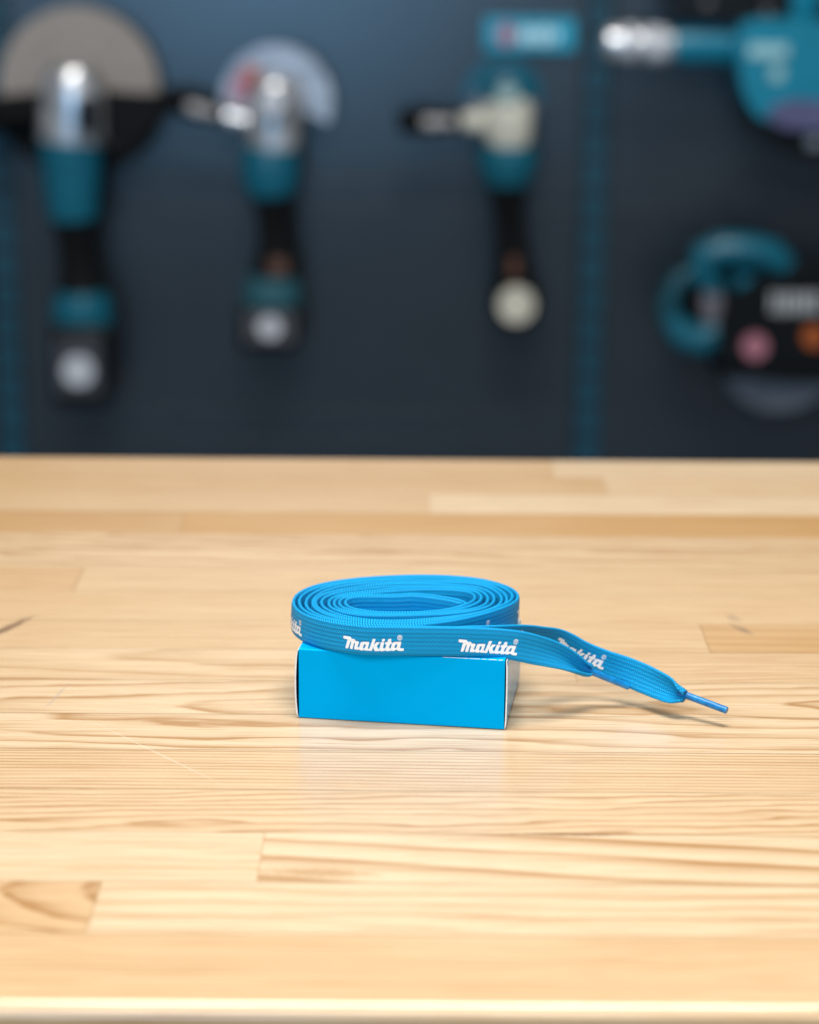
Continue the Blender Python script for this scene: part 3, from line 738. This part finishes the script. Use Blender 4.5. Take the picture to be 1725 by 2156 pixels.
# printed word, traced in its own flat units, then wrapped on the band
LOGO = [
 [(128,150),(140,147),(262,159),(264,184),(335,192),(337,214),(398,221),(407,232),(398,262),(345,252),(240,236),(198,204),(132,194),(127,188)],
 [(203,195),(256,222),(212,345),(204,354),(168,353),(163,345)],
 [(268,228),(322,238),(290,350),(280,359),(244,356),(240,348)],
 [(338,240),(405,230),(382,318),(412,320),(412,350),(396,353),(385,362),(325,362),(318,352)],
 [(440,230),(462,222),(564,222),(572,232),(546,332),(562,335),(562,368),(500,368),(484,352),(462,368),(425,368),(404,350),(424,262)],
 [(628,174),(668,175),(674,186),(612,368),(604,373),(550,368),(545,335),(574,332)],
 [(636,285),(688,226),(738,226),(744,234),(690,296),(640,330)],
 [(644,300),(694,284),(712,334),(742,336),(742,360),(722,377),(664,376),(655,370),(636,320)],
 [(790,174),(826,175),(832,184),(820,214),(812,220),(778,217),(784,182)],
 [(762,226),(808,226),(816,233),(796,330),(836,332),(836,360),(804,379),(752,378),(732,358)],
 [(890,174),(930,175),(936,184),(930,222),(944,224),(948,234),(936,262),(914,264),(896,330),(930,335),(924,366),(900,379),(846,378),(828,356),(852,266),(832,262),(828,252),(838,226),(870,224)],
 [(972,230),(990,224),(1094,224),(1101,232),(1078,332),(1136,338),(1142,346),(1140,372),(1134,379),(1058,379),(1022,356),(1006,358),(985,376),(932,374),(916,354),(940,275),(952,246)],
]
HOLES = [[(486,262),(516,264),(500,328),(468,328)], [(1004,268),(1036,270),(1020,326),(984,328)]]
def ringpoly(cx, cy, r, n=20): return [(cx + r*math.cos(2*math.pi*i/n), cy + r*1.06*math.sin(2*math.pi*i/n)) for i in range(n)]
RING_O, RING_I = ringpoly(1076, 158, 41), ringpoly(1076, 158, 31)
RLET = [[(1058,136),(1068,136),(1068,180),(1058,180)], [(1066,136),(1086,136),(1094,144),(1094,154),(1086,162),(1066,162)], [(1074,158),(1084,158),(1096,180),(1085,180)]]
RHOLE = [(1068,144),(1084,144),(1084,154),(1068,154)]
def inside(p, poly):
    x, y = p; c = False; j = len(poly)-1
    for i in range(len(poly)):
        xi, yi = poly[i]; xj, yj = poly[j]
        if (yi > y) != (yj > y) and x < (xj-xi)*(y-yi)/(yj-yi) + xi: c = not c
        j = i
    return c
def logo_tris():
    polys = LOGO + HOLES + [RING_O, RING_I] + RLET + [RHOLE]
    V, E = [], []
    for p in polys:
        b = len(V); V += [Vector(q) for q in p]; E += [(b+i, b+(i+1) % len(p)) for i in range(len(p))]
    for gx in range(130, 1145, 26):
        for gy in range(120, 380, 26): V.append(Vector((gx + 0.37, gy + 0.21)))
    r = geometry.delaunay_2d_cdt(V, E, [], 0, 1e-3)
    vs, fs = r[0], r[2]; keep = []
    for f in fs:
        c = tuple(sum((vs[i] for i in f), Vector((0, 0)))/len(f))
        a = any(inside(c, p) for p in LOGO) and not any(inside(c, h) for h in HOLES)
        b = inside(c, RING_O) and not inside(c, RING_I)
        d = any(inside(c, p) for p in RLET) and not inside(c, RHOLE)
        if a or b or d: keep.append(tuple(f))
    return [tuple(v) for v in vs], keep
LV, LF = logo_tris()
def logo(st, s0, lift=0.0):
    """s0: arc length (from the tip) of the word's left edge; the word reads towards the tip."""
    P = np.array(LV); lx = (P[:, 0]-128)*0.02e-3; yy = P[:, 1] - (P[:, 0]-128)*0.028
    v = ((195 - yy)*0.0213e-3 + lift)/LW
    s = s0 - lx
    f = np.clip(np.interp(s, st['s'], np.arange(len(st['s']))), 0, len(st['s'])-2)
    i = f.astype(int); fr = (f - i)[:, None]
    A = section(st, i, v, 1, 0.00011); B = section(st, i+1, v, 1, 0.00011)
    Q = A*(1-fr) + B*fr
    used = sorted({k for t in LF for k in t}); mp = {k: n for n, k in enumerate(used)}
    me = bpy.data.meshes.new('printed_word'); me.from_pydata(Q[used].tolist(), [], [tuple(mp[k] for k in t) for t in LF]); me.update()
    me.materials.append(M['print'])
    o = bpy.data.objects.new('printed_word', me); col.objects.link(o)
    o.parent = band
    o.matrix_parent_inverse = Matrix.Translation(-Vector(lace.location))
    o.matrix_parent_inverse = Matrix.Identity(4)
def find_s(st, x, lo, hi):
    m = (st['s'] >= lo) & (st['s'] <= hi); k = np.argmin(np.abs(st['P'][m][:, 0] - x)); return st['s'][m][k]
sA = find_s(stA, at_y(967, 1350, .7018).x, 0, 0.08)
for k in range(0, 3): logo(stA, sA + k*0.0385)
sB = find_s(stB, at_y(1169, 1350, .7265).x, 0, 0.10)
for k in range(0, 3): logo(stB, sB + k*0.0385, 0.0011)
PER = 0.207
m2 = (stA['s'] > 0.23) & (stA['P'][:, 1] < CY) & (stA['P'][:, 0] > 0.005)
c2 = stA['s'][m2]; c2 = c2[c2 < c2[0] + 0.06]
s2 = find_s(stA, at_y(1030, 1330, .712).x, c2[0], c2[-1]) + 0.0203
logo(stA, s2); logo(stA, s2 - 0.0365); logo(stA, s2 + 0.0385)
bpy.context.view_layer.update()
